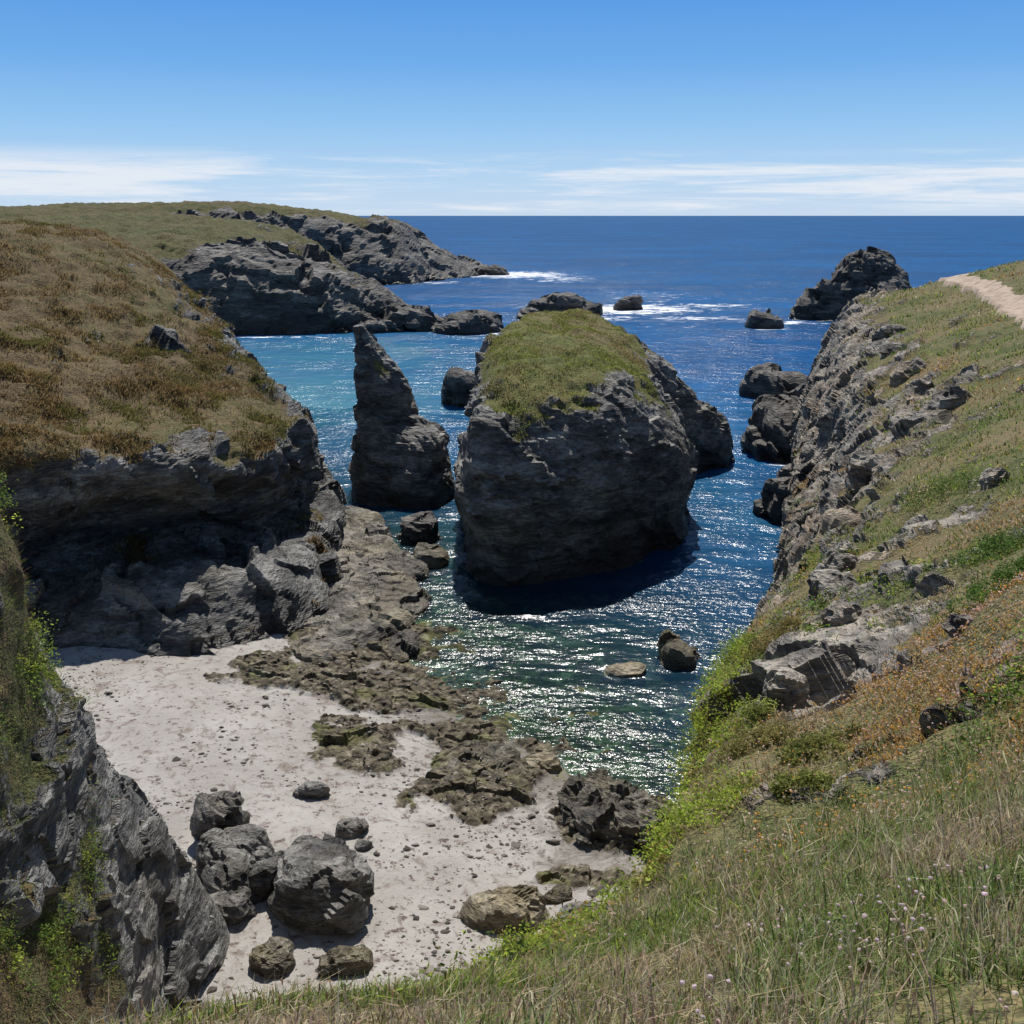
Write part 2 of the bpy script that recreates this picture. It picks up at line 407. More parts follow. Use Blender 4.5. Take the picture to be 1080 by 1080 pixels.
# ------------------------------------------------------------ coastal cliff
T=[
 [(-9,14,2,.1),(-8.5,11,9,.2),(-7,6,16,.5),(-4,1.9,21.9,1),(-3.5,.6,22.6,1.1),(-3,-1,23.1,1.1),(-2,-8,24,1),(0,-30,25,1)],
 [(-5,19,1.5,.1),(-4,15,9,.2),(-2.6,8.5,16.6,.5),(-1.4,2.9,22.2,1.1),(-1,1.8,22.7,1.2),(-.5,0,23.3,1.2),(1,-6,24,1),(8,-30,25.5,1)],
 [(-1,22,1,.1),(-.5,18,9,.3),(-.3,9,17,.6),(-.2,3.1,22.15,1.1),(.1,2.1,22.7,1.2),(1,.5,23.4,1.2),(4,-3,24,1),(20,-22,26,1)],
 [(4,25,.5,.1),(3,20,9,.4),(2.0,12,16.2,.8),(.8,4.9,20.8,1.1),(1.3,3.5,22.0,1.2),(2.6,2.6,22.9,1.2),(7,1,24,1),(28,-8,26,1)],
 [(7.5,31,-.5,.1),(6,26,7,.5),(3.8,17,13.3,.85),(2.4,12.5,17.0,.95),(3.6,9.5,19.1,.85),(5,7,21.2,1.1),(10,6,23.3,1),(34,2,25.5,1)],
 [(9.5,36,-1,.1),(8,32,6,.4),(5.4,22,12.2,.75),(3.8,17.5,15.9,.68),(5.2,14,18.2,.42),(7,12.3,20.5,.95),(12,11,22.5,1),(38,12,24.5,1)],
 [(12.5,48,-1.5,0),(11.4,44,5,.1),(8.5,33,10.0,.35),(7.1,26.5,14.4,.58),(8.8,22,16.9,.5),(11,20,19,.9),(15,19,21,1),(42,24,23,1)],
 [(17.6,64,-2,0),(16.8,60,4,0),(13.6,44,10,.1),(12.1,37.5,12.8,.42),(14,35,15.6,.58),(17,33,17.5,.82),(23,32,19.5,.95),(48,36,21,1)],
 [(24.5,84,-2,0),(23.4,82,3,0),(21.2,66,8,.0),(21.2,62,12.2,.05),(22.9,56,15.4,.58),(27,53,17.8,.85),(33,52,19.8,1),(60,54,21,1)],
 [(30,104,-2,0),(29,103,4,0),(29.4,99,9,.0),(31.4,98,13.4,.05),(33.5,90,15.8,.6),(38,86,17.8,.9),(44,84,20,1),(75,86,21,1)],
 [(38,124,-2,0),(37.5,123,4,0),(37.5,121,10,.0),(39.3,119,15.3,.2),(41,112,16.8,.7),(45,107,18.7,1),(52,104,20.8,1),(90,110,21.5,1)],
 [(50,138,-2,0),(51,137,4,0),(52,135,10,0),(54,132,15,.4),(58,124,18,.9),(62,118,20.5,1),(70,116,21.3,1),(110,130,21.5,1)],
 [(80,160,-2,0),(80,158,4,0),(80,155,10,0),(80,152,15,.5),(80,140,18,1),(80,132,20,1),(82,125,21,1),(112,131,21,1)]]
R=loft('coastal_cliff',T,m_right,q=.0040,A=.60,fscale=2.3,seed=11,grassbump=.14,vegn=.72,out=.10,nearfade=14,rk=.12)
L=[
 [(-16,34,1,0),(-16.5,33,5,0),(-17,32,9,.2),(-17.5,31,13,.5),(-18,30,18,.9),(-22,30,22,1)],
 [(-9.9,30,.5,0),(-11,29,6.0,0),(-12,27.7,9.2,.15),(-12.8,25.8,13.5,.6),(-13,25,18,.85),(-15,23,23,1)],
 [(-9.6,26,1,0),(-10.4,24.5,5.5,.15),(-11.1,23.4,8.8,.38),(-11.5,21.5,13,.65),(-12.5,21,17.5,.85),(-15,19,23,1)],
 [(-9,18,2,.5),(-9.6,17.5,6,.9),(-10,16.4,9.8,.9),(-11,15,14,.85),(-12,14,18.5,.9),(-14,12,23.5,1)],
 [(-8.5,12,3,.6),(-9,10.5,8,.9),(-8.8,8,12,.9),(-8.5,6,17,.9),(-8,3,21.5,1),(-9,0,24,1)]]
LG=loft('gully_cliff',L,m_left,q=.0034,A=.52,fscale=2.5,seed=23,grassbump=.22,vegn=.6,out=0,rk=.10)
H=[
 [(-30,50,0,0),(-30.5,50.5,4,0),(-31.5,54,7,.0),(-31,51,12.6,.6),(-36,60,16.2,.95),(-44,76,20.2,1),(-56,95,24.2,1),(-62,120,24,1)],
 [(-24,52.5,-.5,0),(-24.8,55.3,3.6,0),(-28.0,62.5,5.2,0),(-25.2,57.0,11.2,.5),(-28,66,13.6,.9),(-34,80,17.0,.95),(-44,94,23.2,1),(-52,118,23.5,1)],
 [(-19,52.5,-.5,0),(-20.2,57,3.8,0),(-23.4,65.5,4.8,.0),(-19.6,60.4,10.3,.4),(-24.2,76,13.0,.9),(-29.5,86,16.2,.7),(-37,99,21.8,.9),(-45,118,22.5,1)],
 [(-13.3,57,-.5,0),(-14.3,61.5,3.0,0),(-18.0,70,4.2,.0),(-15.6,69.6,9.2,.3),(-21,82,12.0,.7),(-26.3,92,14.8,.42),(-33,101,18.6,.8),(-38,116,19,1)],
 [(-12.8,70,-.3,0),(-13.6,73,2.5,0),(-15.6,77,4.2,.0),(-15.8,80,7.3,.1),(-19.5,88,9.0,.35),(-25,97,12.6,.3),(-30.5,103,15.5,.6),(-35,115,14,1)],
 [(-15,85,-1,0),(-15.8,86,1.5,0),(-16.9,87,3.5,0),(-17.7,88,5.3,.1),(-22.5,94,8.0,.2),(-26.5,98,10.8,.25),(-31,105,11.5,.5),(-35,115,8,.6)],
 [(-20,97,-3,0),(-20.5,98,-1,0),(-21.5,99,1,0),(-22.5,100,3,0),(-24.5,102,5,.1),(-27.5,105,7,.2),(-31,111,6,.3),(-36,119,0,0)]]
HD=loft('headland',H,m_head,A=1.0,fscale=3.6,seed=31,grassbump=.38,vegn=.75,bigk=1.2)
Fh=[
 [(-110,200,0,0),(-110,204,10,.2),(-110,210,19,.8),(-120,260,24,1),(-125,330,26,1)],
 [(-75,222,-1,0),(-75,225,8,0),(-73,238,17,.5),(-72,262,19.5,1),(-85,330,24,1)],
 [(-57.6,224,-1,0),(-58,228,8,0),(-59,238,16,.1),(-60,250,17.5,.6),(-66,320,20,1)],
 [(-42,226,-1,0),(-43,231,6,0),(-45,241,12.5,0),(-48,250,14,.2),(-55,315,14,.7)],
 [(-28,238,-1,0),(-30,241,4,0),(-33,246,8,0),(-37,256,8.5,.0),(-48,305,8,.4)],
 [(-20,250,-2,0),(-22,253,-1,0),(-25,258,.5,0),(-34,268,1,0),(-44,300,-1,0)]]
loft('headland',Fh,m_far,A=2.6,fscale=9.,seed=41,grassbump=.6,vegn=.7)
Gh=[
 [(-230,290,-1,0),(-230,296,14,.2),(-230,304,24,1),(-235,340,27,1),(-240,420,26,1)],
 [(-150,350,-1,0),(-148,356,12,.1),(-146,364,22,.7),(-148,385,27.5,1),(-160,460,28,1)],
 [(-95,372,-1,0),(-95,380,12,0),(-95,388,22,.2),(-97,402,27.6,1),(-110,470,28,1)],
 [(-62,382,-1,0),(-63,388,10,0),(-65,396,20,.1),(-68,408,24,.8),(-80,470,26,1)],
 [(-44,392,-1,0),(-45,398,8,0),(-47,408,17,0),(-50,418,20.5,.4),(-58,470,22,1)],
 [(-30,420,-1,0),(-32,425,5,0),(-36,432,12,0),(-40,440,17,.1),(-46,475,17,.5)],
 [(-20,440,-1,0),(-22,444,2,0),(-25,448,5,0),(-28,455,7,0),(-35,480,7,0)],
 [(-8,465,-1,0),(-9,467,.4,0),(-11,469,1.2,0),(-14,472,1.7,0),(-20,482,1,0)],
 [(-2,475,-2,0),(-2,476,-2,0),(-4,477,-2,0),(-6,478,-2,0),(-10,484,-2,0)]]
loft('headland',Gh,m_far,A=2.6,fscale=12.,seed=51,grassbump=.6,vegn=.5)

# ------------------------------------------------------------ sea stack
def ring(pts,z,g):
    return [(p[0],p[1],(p[2] if len(p)>2 else z),g) for p in pts]
S=[ring([(-2.5,67.5),(1.3,67),(7,70),(13.5,76.5),(15.4,84.5),(14.5,96),(8,106),(0,104),(-4,90),(-3.6,74.5)],-1.5,0),
   ring([(-1.7,68.8),(1.5,68.6),(6.6,71.3),(12.6,77.2),(14.6,84.5),(13.8,96),(8,105),(0,103),(-3.8,90),(-3.2,75.5)],2.2,0),
   ring([(-2.4,68.0),(1.9,67.7),(7.2,70.6),(12.9,76.9),(14.8,85),(13,96),(8,104),(1,102),(-3.6,90),(-3.6,75)],5.4,0),
   ring([(-1.7,70.0),(2.3,69.3),(7.4,72.0),(11.4,77.8),(12.7,86.5),(11.8,95),(7.5,103),(2,101),(-2.7,88),(-2.7,76)],9.9,.0),
   ring([(-1.1,72.8,12.6),(3,71.3,12.2),(7.4,74.4,12.5),(9.9,79.6,12.4),(11.4,88,13.0),(10.4,95,14.3),(7,100,15.4),(3.5,100,15.6),(-1.5,87,14.4),(-1.8,78,13.4)],0,.48),
   ring([(.8,76.5,14.3),(3.4,75.0,14.0),(6,77.2,14.1),(7.6,81.8,14.2),(8.7,88,14.7),(8.2,93,15.3),(6.2,97,16.0),(3.4,98,16.5),(.4,88.5,15.7),(0,80.5,14.9)],0,.98),
   ring([(4.0,87.5,15.5)]*10,0,1)]
ST=loft('sea_stack',S,m_stack,closed=True,A=.76,fscale=3.2,seed=61,grassbump=.3,vegn=.55)
S2=[ring([(13,97),(19.3,100.5),(23.4,105),(22,114),(14,118),(7,113),(6,100)],-1.5,0),
    ring([(14,98),(18.6,101),(22,105),(20.5,111),(14,115),(8,110),(8,100)],4,0),
    ring([(13,99,8),(16.5,101,8),(19.2,104,7.3),(17.5,107.5,7),(13,110,9),(9,107,11),(8.5,101,12)],0,0),
    ring([(12.5,100.5,11),(14.5,102,10.6),(15.5,103.5,10.3),(14.6,105.5,10),(12.5,107,11),(10,105.5,12.6),(9.6,101.5,13.4)],0,.2),
    ring([(12.2,103.4,12.3)]*7,0,.3)]
o2=loft('stack_spur',S2,m_stack,closed=True,A=.9,fscale=3.4,seed=66)[0]
o2.parent=ST[0]
Pn=[ring([(-14.4,89.6),(-11,87.6),(-7.3,87.1),(-5.4,92),(-6.0,96),(-9,101),(-13,101),(-15,96)],-1.5,0),
    ring([(-14.1,91),(-11,89.2),(-7.5,88.4),(-6.0,92),(-6.6,95),(-9,99),(-12.5,99),(-14.5,95)],3.4,0),
    ring([(-14,92.2),(-11.5,91),(-7.6,90.2),(-6.5,92.5),(-7.2,94.5),(-9.5,97),(-12.5,97.5),(-14.2,95)],5.8,0),
    ring([(-14,92.8),(-12.2,92.3),(-10.0,92.2),(-8.7,93.2),(-9.2,95),(-11,96.6),(-12.8,97),(-14.1,95)],7.2,0.05),
    ring([(-14.1,93.6),(-12.6,93.0),(-11.1,93.0),(-9.8,94),(-10.2,95.4),(-11.3,96.6),(-12.8,96.9),(-14.1,95)],10.4,.25),
    ring([(-14.2,94.6),(-13.5,94.2),(-12.9,94.3),(-12.3,95),(-12.6,95.7),(-13.1,96.1),(-13.7,96.1),(-14.2,95.6)],13.2,.2),
    ring([(-14.1,95.1,15.6)]*8,0,.0)]
loft('rock_pinnacle',Pn,m_stack,closed=True,A=.42,fscale=1.8,seed=73,vegn=.5)

# ------------------------------------------------------------ generic rock
def rock(name,x,y,z,rx,ry,h,mat,seed,rot=0.,A=None,flat=.0,n=9):
    r=np.random.default_rng(seed)
    ang=np.linspace(0,2*np.pi,n,endpoint=False)+r.uniform(-.2,.2,n)
    rad=r.uniform(.72,1.18,n)
    prof=[(1.0,-.45),(1.03,.12),(.95,.55),(.75+flat*.2,.85),(.40+flat*.3,1.0),(0,1.04)]
    rows=[]
    tilt=r.uniform(-.3,.3,2)
    c,s=math.cos(rot),math.sin(rot)
    for k,(sc,zz) in enumerate(prof):
        row=[]
        for a,q_ in zip(ang,rad):
            lx=math.cos(a)*rx*sc*(q_*.8+.2*r.uniform(.7,1.2));ly=math.sin(a)*ry*sc*(q_*.8+.2*r.uniform(.7,1.2))
            lz=h*zz*(1+(tilt[0]*math.cos(a)+tilt[1]*math.sin(a))*sc*(zz>0))
            row.append((x+lx*c-ly*s,y+lx*s+ly*c,z+lz,0))
        rows.append(row)
    size=min(rx,ry,h*1.3)
    return loft(name,rows,mat,closed=True,q=.0032,mint=.04,A=(A if A else size*.34),fscale=max(size*1.3,.35),seed=seed,out=0)
B=[ring([(69,257),(78,254),(90,252),(102,256),(106,268),(98,280),(82,278),(72,268)],-2,0),
   ring([(74,260),(80,258),(90,256),(99,260),(102,268),(95,276),(84,274),(77,268)],5,0),
   ring([(80,262),(84,261),(91,261),(97,263),(99,268),(94,273),(86,273),(82,268)],10.5,0),
   ring([(85,265),(87.5,264),(91,264),(94.5,265.5),(96,268),(93,271),(88.5,271),(86,268)],14.5,0),
   ring([(90,267,17.5)]*8,0,0)]
loft('rock_islet',B,m_dark,closed=True,A=2.3,fscale=6.,seed=81,out=0)
for a in [(59,241,0,5,4,3.),(37.6,146,0,4.6,3.8,3.2),(44,150,0,2.5,2,2),(30.2,110,0,3.6,5,5.0),(32.8,112,0,3.4,5,6.6),(24.0,84,0,2.0,3.,2.8),(27,92,0,2.4,3.,3.2),
          (-8,232,0,8.5,6,4.6),(-22,238,0,8,6,4.2),(-30,232,0,7,5,3.0),(-14,229,0,4,3,2.),(12,270,0,9,6,4.6),(20,274,0,5,4,2.6),(32,287,0,4,3,3.2),(4,262,0,4,3,2.),
          (-6.5,141,0,3.8,3,4.2),(-3.2,139,0,2.6,2,3.4),(-12,462,0,10,6,3.5)]:
    rock('sea_rock',*a,m_dark,seed=int(abs(a[0]*7+a[1]*3)),rot=a[0]*.3,flat=.2)
def poly_rock(name,pts,h,mat,seed,A=.25,fs=1.6,z0=-.6,inner=.8):
    P=np.array(pts,float);c=P.mean(0)
    rows=[]
    for sc,zz in ((1,z0),(.96,h*.45),(inner,h*.9),(.4,h),(0,h)):
        rows.append([(c[0]+(p[0]-c[0])*sc,c[1]+(p[1]-c[1])*sc,zz,0) for p in P])
    return loft(name,rows,mat,closed=True,q=.003,A=A,fscale=fs,seed=seed,out=0,bigk=1.3)
poly_rock('rock_shelf',[(-12,53.5),(-8.5,56),(-6.2,60.5),(-5.0,63.5),(-6.6,66.5),(-6.0,70.5),(-8.6,75),(-9.8,80),(-13.5,85),(-17,85),(-17,72),(-16,60)],.9,m_shelf,91,A=.5,fs=2.2)
poly_rock('rock_outcrop',[(2.0,38.2),(3.3,36.1),(5.6,36.2),(6.4,38.6),(5,41),(2.8,40.8)],1.0,m_tide,95,A=.5,fs=.8)
poly_rock('rock_outcrop',[(-3.4,41),(-2.6,39.4),(-1.3,39.2),(-.2,41.0),(0,43.2),(-1.2,44.6),(-2.6,43.6)],.7,m_tide,96,A=.42,fs=.9)
for i,a in enumerate([(-7.3,78.5,0,2.1,2.2,1.9,m_dark),(-6.2,73,0,1.6,2.,.9,m_tide),(-6.5,56.6,-.1,2.1,1.0,.7,m_tide),(9.9,55.5,-.2,1.5,1.3,1.3,m_tide),
    (1.5,42.8,.0,1.0,.7,.5,m_tan),(-14,48.2,.5,2.,.9,.4,m_tide)]):
    rock('tidal_rock',*a[:6],a[6],seed=200+i,rot=i*.7,flat=.5)
rock('tidal_rock',6.5,53.6,-.25,1.25,.9,.5,m_tan,seed=260,flat=.9,A=.16)
bl=[(-7.0,31.4,1.1,2.05,1.6,2.0,m_boul,2.),(-11.6,35.6,1.3,1.35,1.1,1.7,m_boul,1.),(-10.4,34.2,1.3,.9,.9,1.1,m_boul,3.),(-10.3,32.2,1.2,1.1,1.3,1.4,m_boul,.4),
 (-9.5,33.4,1.2,.7,.6,.9,m_boul,.4),(-9.1,32.2,1.2,.7,.8,1.,m_boul,2.2),(-9.9,30.9,1.2,.9,.9,1.0,m_boul,1.4),(-11,33,1.2,.8,.8,1.6,m_boul,1.4),(-8.6,33.4,1.2,.9,.5,.6,m_boul,.2),
 (-6.4,36.2,1.0,.75,.45,.55,m_boul,.6),(-8.6,39.,1.0,.8,.45,.5,m_boul,.1),(-7.9,34.8,1.,.8,.5,.6,m_boul,.3),(-5.9,35,.9,.4,.3,.4,m_boul,.3),
 (-.3,31.4,.6,1.45,.95,1.1,m_tan,.2),(1.7,32.8,.5,.7,.4,.3,m_tide,.5),(4.6,33.9,.1,.55,.4,.5,m_tan,.2),(3.2,33,.2,.6,.4,.3,m_tide,.9),(-7.9,28.2,1.4,.9,.7,.5,m_tide,.3),
 (-5.6,28.2,1.4,1.0,.6,.4,m_tide,.3),(3.4,31.6,.4,.8,.5,.4,m_tide,.1),(2.4,31.8,.5,.9,.35,.3,m_boul,.3)]
for i,a in enumerate(bl):
    rock('boulder',*a[:6],a[6],seed=300+i,rot=a[7],flat=.35,n=7)

# pebbles
cl=Cloud()
t_=(1+5**.5)/2
ico=np.array([(-1,t_,0),(1,t_,0),(-1,-t_,0),(1,-t_,0),(0,-1,t_),(0,1,t_),(0,-1,-t_),(0,1,-t_),(t_,0,-1),(t_,0,1),(-t_,0,-1),(-t_,0,1)])/1.9
icf=np.array([(0,11,5),(0,5,1),(0,1,7),(0,7,10),(0,10,11),(1,5,9),(5,11,4),(11,10,2),(10,7,6),(7,1,8),(3,9,4),(3,4,2),(3,2,6),(3,6,8),(3,8,9),(4,9,5),(2,4,11),(6,2,10),(8,6,7),(9,8,1)])
n=12000
px=rng.uniform(-24,10,n);py=rng.uniform(26,54,n)
dd=shore(px,py);nn=fbm(np.stack([px/2.5,py/2.5,px*0],1),3,5);rk_=rocky(px,py)
k=(dd<2)&(nn+rng.uniform(-.3,.3,n)+rk_*.3>.20);px,py=px[k],py[k];n=len(px)
sz=rng.lognormal(-3.2,.6,n).clip(.02,.26)
pz,_=groundz(px,py)
V=ico[None]*rng.uniform(.5,1.3,(n,12,1))*sz[:,None,None]*np.array([1.3,1,.55])+np.stack([px,py,pz+sz*.1],1)[:,None,:]
cl.add(V.reshape(-1,3),(icf[None]+np.arange(n)[:,None,None]*12).reshape(-1,3),np.repeat(pal(rng,n,[(.06,.05,.04),(.14,.12,.10),(.28,.25,.21)],[3,3,2]),12,0))
m_peb,nt,out=newmat('pebble');b=NB(nt);p=b.node('ShaderNodeBsdfPrincipled');b.link(b.attr('Col','Color'),p.inputs['Base Color']);p.inputs['Roughness'].default_value=.8;b.link(p.outputs[0],out.inputs[0])
cl.build('pebbles',m_peb)

# ------------------------------------------------------------ path ribbon
from mathutils.bvhtree import BVHTree
path=np.array([(60,113,0),(52,112,0),(46.8,110,0),(44.2,104,0),(42.2,94,0),(39.2,83,0),(36,73,0),(33,63,0),(31.2,55,0),(31.5,47,0)],float)
pp=interp(path[:,None,:],0,.003,False,.25)[:,0,:2]
deps=bpy.context.evaluated_depsgraph_get();bv=BVHTree.FromObject(R[0],deps)
def surfz(x,y):
    h=bv.ray_cast(Vector((x,y,60)),Vector((0,0,-1)));return h[0].z if h[0] else None
tan=np.gradient(pp,axis=0);tan/=np.linalg.norm(tan,axis=1,keepdims=True);nr=np.stack([-tan[:,1],tan[:,0]],1)
W=13;VV=[]
hw=1.15+.4*vnoise(np.stack([pp[:,0]/3,pp[:,1]/3,pp[:,0]*0],1),3)
ragged=vnoise(np.stack([pp[:,0]/.8,pp[:,1]/.8,pp[:,0]*0],1),4)*.35
zc=np.array([surfz(x,y) or 18 for x,y in pp])
ker=np.ones(9)/9;zc=np.convolve(np.pad(zc,4,'edge'),ker,'valid')
for i in range(len(pp)):
    for j in range(W):
        s_=(j/(W-1)*2-1)
        x,y=pp[i]+nr[i]*(s_*hw[i]+ragged[i]*abs(s_));z=surfz(x,y) or zc[i]
        z=max(z,zc[i]-.15)+.09 if abs(s_)<.99 else z-.1
        VV.append((x,y,z))
I=np.arange(len(pp)*W).reshape(-1,W)
F=np.stack([I[:-1,:-1],I[:-1,1:],I[1:,1:],I[1:,:-1]],-1).reshape(-1,4)
m_path,nt,out=newmat('path_dirt');b=NB(nt);pos=b.node('ShaderNodeNewGeometry').outputs['Position']
p=b.node('ShaderNodeBsdfPrincipled');b.link(b.ramp(b.noise(pos,1.2,6,.7),[(.35,(.26,.19,.13)),(.6,(.46,.36,.28))]),p.inputs['Base Color']);p.inputs['Roughness'].default_value=.95
b.link(b.bump(b.noise(pos,5,4,.7),.5,.1),p.inputs['Normal']);b.link(p.outputs[0],out.inputs[0])
mkmesh('dirt_path',np.array(VV),F,m_path)
def offpath(P):
    d=np.full(len(P),1e9)
    for q_ in pp[::3]:d=np.minimum(d,(P[:,0]-q_[0])**2+(P[:,1]-q_[1])**2)
    return d>1.3
cr=np.random.default_rng(5)
for i,(x,y,s_) in enumerate([(4.5,15.6,.45),(5.6,17.0,.5),(6.5,18.8,.5),(7.4,22.2,.5),(9.4,28,.6),(10.4,30.5,.6),(12.9,37,.8),(16.6,46,.9),
     (14.3,29.5,.6),(23.5,58,1.1),(25.5,66,1.1),(21.5,50,.9),(29,78,1.2),(31.5,86,1.2),(12.3,21.5,.4),(6.4,13.4,.3)]):
    z=surfz(x,y)
    if z is None:continue
    rock('rock_crag',x,y,z-.35*s_,s_*cr.uniform(.8,1.4),s_*cr.uniform(.5,.9),s_*cr.uniform(.8,1.2),m_crag,seed=500+i,rot=cr.uniform(0,3),n=6,A=.38*s_)

# ------------------------------------------------------------ vegetation
STRAW=(.50,.40,.23);PSTR=(.62,.54,.38);GRN=(.19,.28,.07);DGRN=(.08,.14,.035);YGRN=(.38,.46,.07);RUST=(.42,.22,.08);OLV=(.25,.26,.08);PINK=(.46,.32,.26)
dist=lambda P:np.linalg.norm(P-CAM,axis=1)
cl=Cloud()
def dn(P,v,N):
    d=dist(P);n_=fbm(P/.45,2,101)
    return (v>.35)*(P[:,1]>.9)*(d<12)*np.where(d<4,1,(4/d)**1.5)*np.clip(.6+n_*1.6,.05,2)*(N[:,2]>.2)
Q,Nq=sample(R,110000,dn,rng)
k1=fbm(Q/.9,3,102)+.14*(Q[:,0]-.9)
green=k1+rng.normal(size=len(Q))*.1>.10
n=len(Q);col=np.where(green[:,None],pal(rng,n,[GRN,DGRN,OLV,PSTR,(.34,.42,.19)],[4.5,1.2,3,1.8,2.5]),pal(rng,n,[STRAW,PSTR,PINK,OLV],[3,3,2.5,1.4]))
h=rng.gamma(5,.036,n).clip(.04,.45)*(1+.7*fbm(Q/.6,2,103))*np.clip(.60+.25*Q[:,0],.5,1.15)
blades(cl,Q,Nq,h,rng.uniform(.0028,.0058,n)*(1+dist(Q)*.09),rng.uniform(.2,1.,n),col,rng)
Q,Nq=sample(R,3000,lambda P,v,N:dn(P,v,N)*(P[:,0]>.2),rng);n=len(Q)
blades(cl,Q,Nq,rng.uniform(.18,.42,n),np.full(n,.004),rng.uniform(.1,.6,n),pal(rng,n,[PSTR,STRAW,PINK],[3,2,2]),rng)
Q,Nq=sample(R,1100,lambda P,v,N:dn(P,v,N)*(dist(P)<7),rng);n=len(Q)
h=rng.uniform(.15,.36,n)*np.clip(.6+.25*Q[:,0],.5,1.1);blades(cl,Q,Nq,h,np.full(n,.003),np.full(n,.02),pal(rng,n,[PSTR],[1]),rng)
V=ico[None]*np.array([.004,.004,.022])+(Q+np.array([0,0,1])*h[:,None])[:,None,:]
cl.add(V.reshape(-1,3),(icf[None]+np.arange(n)[:,None,None]*12).reshape(-1,3),np.repeat(pal(rng,n,[PSTR,PINK,STRAW],[3,2,2]),12,0))
cl.build('grass',m_fol)
cl=Cloud()
def dm(P,v,N):
    d=dist(P);n_=fbm(P/1.6,3,111)
    return (v>.36)*(P[:,1]>3)*(d>5)*offpath(P)*(10/d)**1.9*np.clip(.55+n_*1.7,.05,2)
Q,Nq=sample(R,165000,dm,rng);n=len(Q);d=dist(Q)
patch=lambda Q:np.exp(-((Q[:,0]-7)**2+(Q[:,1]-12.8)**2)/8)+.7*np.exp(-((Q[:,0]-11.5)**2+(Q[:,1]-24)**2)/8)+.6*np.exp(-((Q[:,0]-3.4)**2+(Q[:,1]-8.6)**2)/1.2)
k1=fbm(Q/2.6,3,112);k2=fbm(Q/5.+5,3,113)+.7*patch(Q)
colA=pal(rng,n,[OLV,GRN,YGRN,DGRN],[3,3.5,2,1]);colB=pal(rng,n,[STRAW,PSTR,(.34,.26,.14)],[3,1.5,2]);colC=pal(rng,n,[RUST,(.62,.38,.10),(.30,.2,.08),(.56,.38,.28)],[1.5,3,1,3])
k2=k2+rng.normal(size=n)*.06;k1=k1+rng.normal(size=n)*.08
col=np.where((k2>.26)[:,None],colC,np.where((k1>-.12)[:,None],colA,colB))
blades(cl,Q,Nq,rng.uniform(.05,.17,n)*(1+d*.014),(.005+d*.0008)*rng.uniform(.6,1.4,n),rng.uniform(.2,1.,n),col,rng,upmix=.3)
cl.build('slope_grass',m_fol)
cl=Cloud()
def cushions(cl,Q,Nq,per,rad,cols,wts,leaf,rs):
    n=len(Q)
    if n==0:return
    r=rs.uniform(*rad,n)*(1+dist(Q)*.01)
    cc=pal(rs,n,cols,wts,.2)
    P=np.repeat(Q,per,0);NN=np.repeat(Nq,per,0);rr=np.repeat(r,per)[:,None]
    u=rs.normal(size=(n*per,3));u/=np.linalg.norm(u,axis=1,keepdims=True)
    u=u+NN*.6;P2=P+u*rr*rs.uniform(.5,1,(n*per,1))*np.array([1,1,.7])
    c=np.repeat(cc,per,0)*(1+rs.normal(size=(n*per,1))*.22).clip(.5,1.6)
    lf=leaf*(1+np.repeat(dist(Q),per)*.012)
    leaves(cl,P2,lf*rs.uniform(.6,1.3,n*per),c,rs)
def dedge(P,v,N):
    d=dist(P);s=(P[:,0]<2.7+(P[:,1]-10)*.24)&(P[:,1]>8.5)&(P[:,1]<34)
    return s*(v>.33)*(12/d)**1.5*np.clip(.35+fbm(P/1.8,2,121)*2,0,2)
Q,Nq=sample(R,2300,dedge,rng);cushions(cl,Q,Nq,40,(.08,.30),[YGRN,(.28,.40,.06),OLV,(.38,.28,.10)],[5,3,2,1.5],.024,rng)
def dall(P,v,N):
    d=dist(P);return (v>.40)*(P[:,1]>6)*(d>9)*(d<95)*offpath(P)*(12/d)**1.4*np.clip(fbm(P/3.,2,122)*2.8,0,2)
Q,Nq=sample(R,2500,dall,rng);cushions(cl,Q,Nq,32,(.10,.38),[DGRN,GRN,(.22,.32,.07),YGRN,(.44,.30,.1),PINK],[2,3,3,2,1.5,1],.028,rng)
Q,Nq=sample(LG,1100,lambda P,v,N:(v>.4)*np.clip(fbm(P/1.8,2,123)*2.5,0,2),rng);cushions(cl,Q,Nq,36,(.12,.34),[YGRN,GRN,DGRN,OLV],[1.5,3,2,2],.030,rng)
cl.build('ground_cover_plants',m_fol)
for (sx,sy,sr,c1) in [(7.9,15.3,.75,(.10,.17,.04)),(9.6,19.5,.8,(.12,.19,.05)),(4.0,12.0,.42,(.24,.25,.08)),(3.3,10.4,.38,(.26,.28,.08)),(13.5,31,1.1,(.16,.22,.06)),(5.6,20.0,.6,(.3,.24,.1)),(3.6,13.6,.5,(.34,.30,.12)),(3.9,15.4,.5,(.30,.33,.10))]:
    z=surfz(sx,sy)
    if z is None:continue
    cl=Cloud();k=40
    a=rng.random(k)*2*np.pi;r_=np.sqrt(rng.random(k))*sr*rng.uniform(.8,1.35,k)
    zz=np.array([surfz(sx+rr*math.cos(q_),sy+rr*math.sin(q_)) or z for q_,rr in zip(a,r_)])
    Q=np.stack([sx+r_*np.cos(a),sy+r_*np.sin(a),np.maximum(zz,z-.6)+.30*sr*(1-(r_/sr)**2).clip(-.2)*rng.uniform(.5,1.2,k)],1)
    cushions(cl,Q,np.tile([0,0,1.],(k,1)),100,(.14*sr,.34*sr),[c1,tuple(.6*v for v in c1),tuple(1.35*v for v in c1)],[3,1,1],.022,rng)
    cl.build('shrub',m_fol)
cl=Cloud()
Q,Nq=sample(LG,42000,lambda P,v,N:(v>.36)*(14/dist(P))**1.5,rng);n=len(Q)
k1=fbm(Q/1.5,3,131)
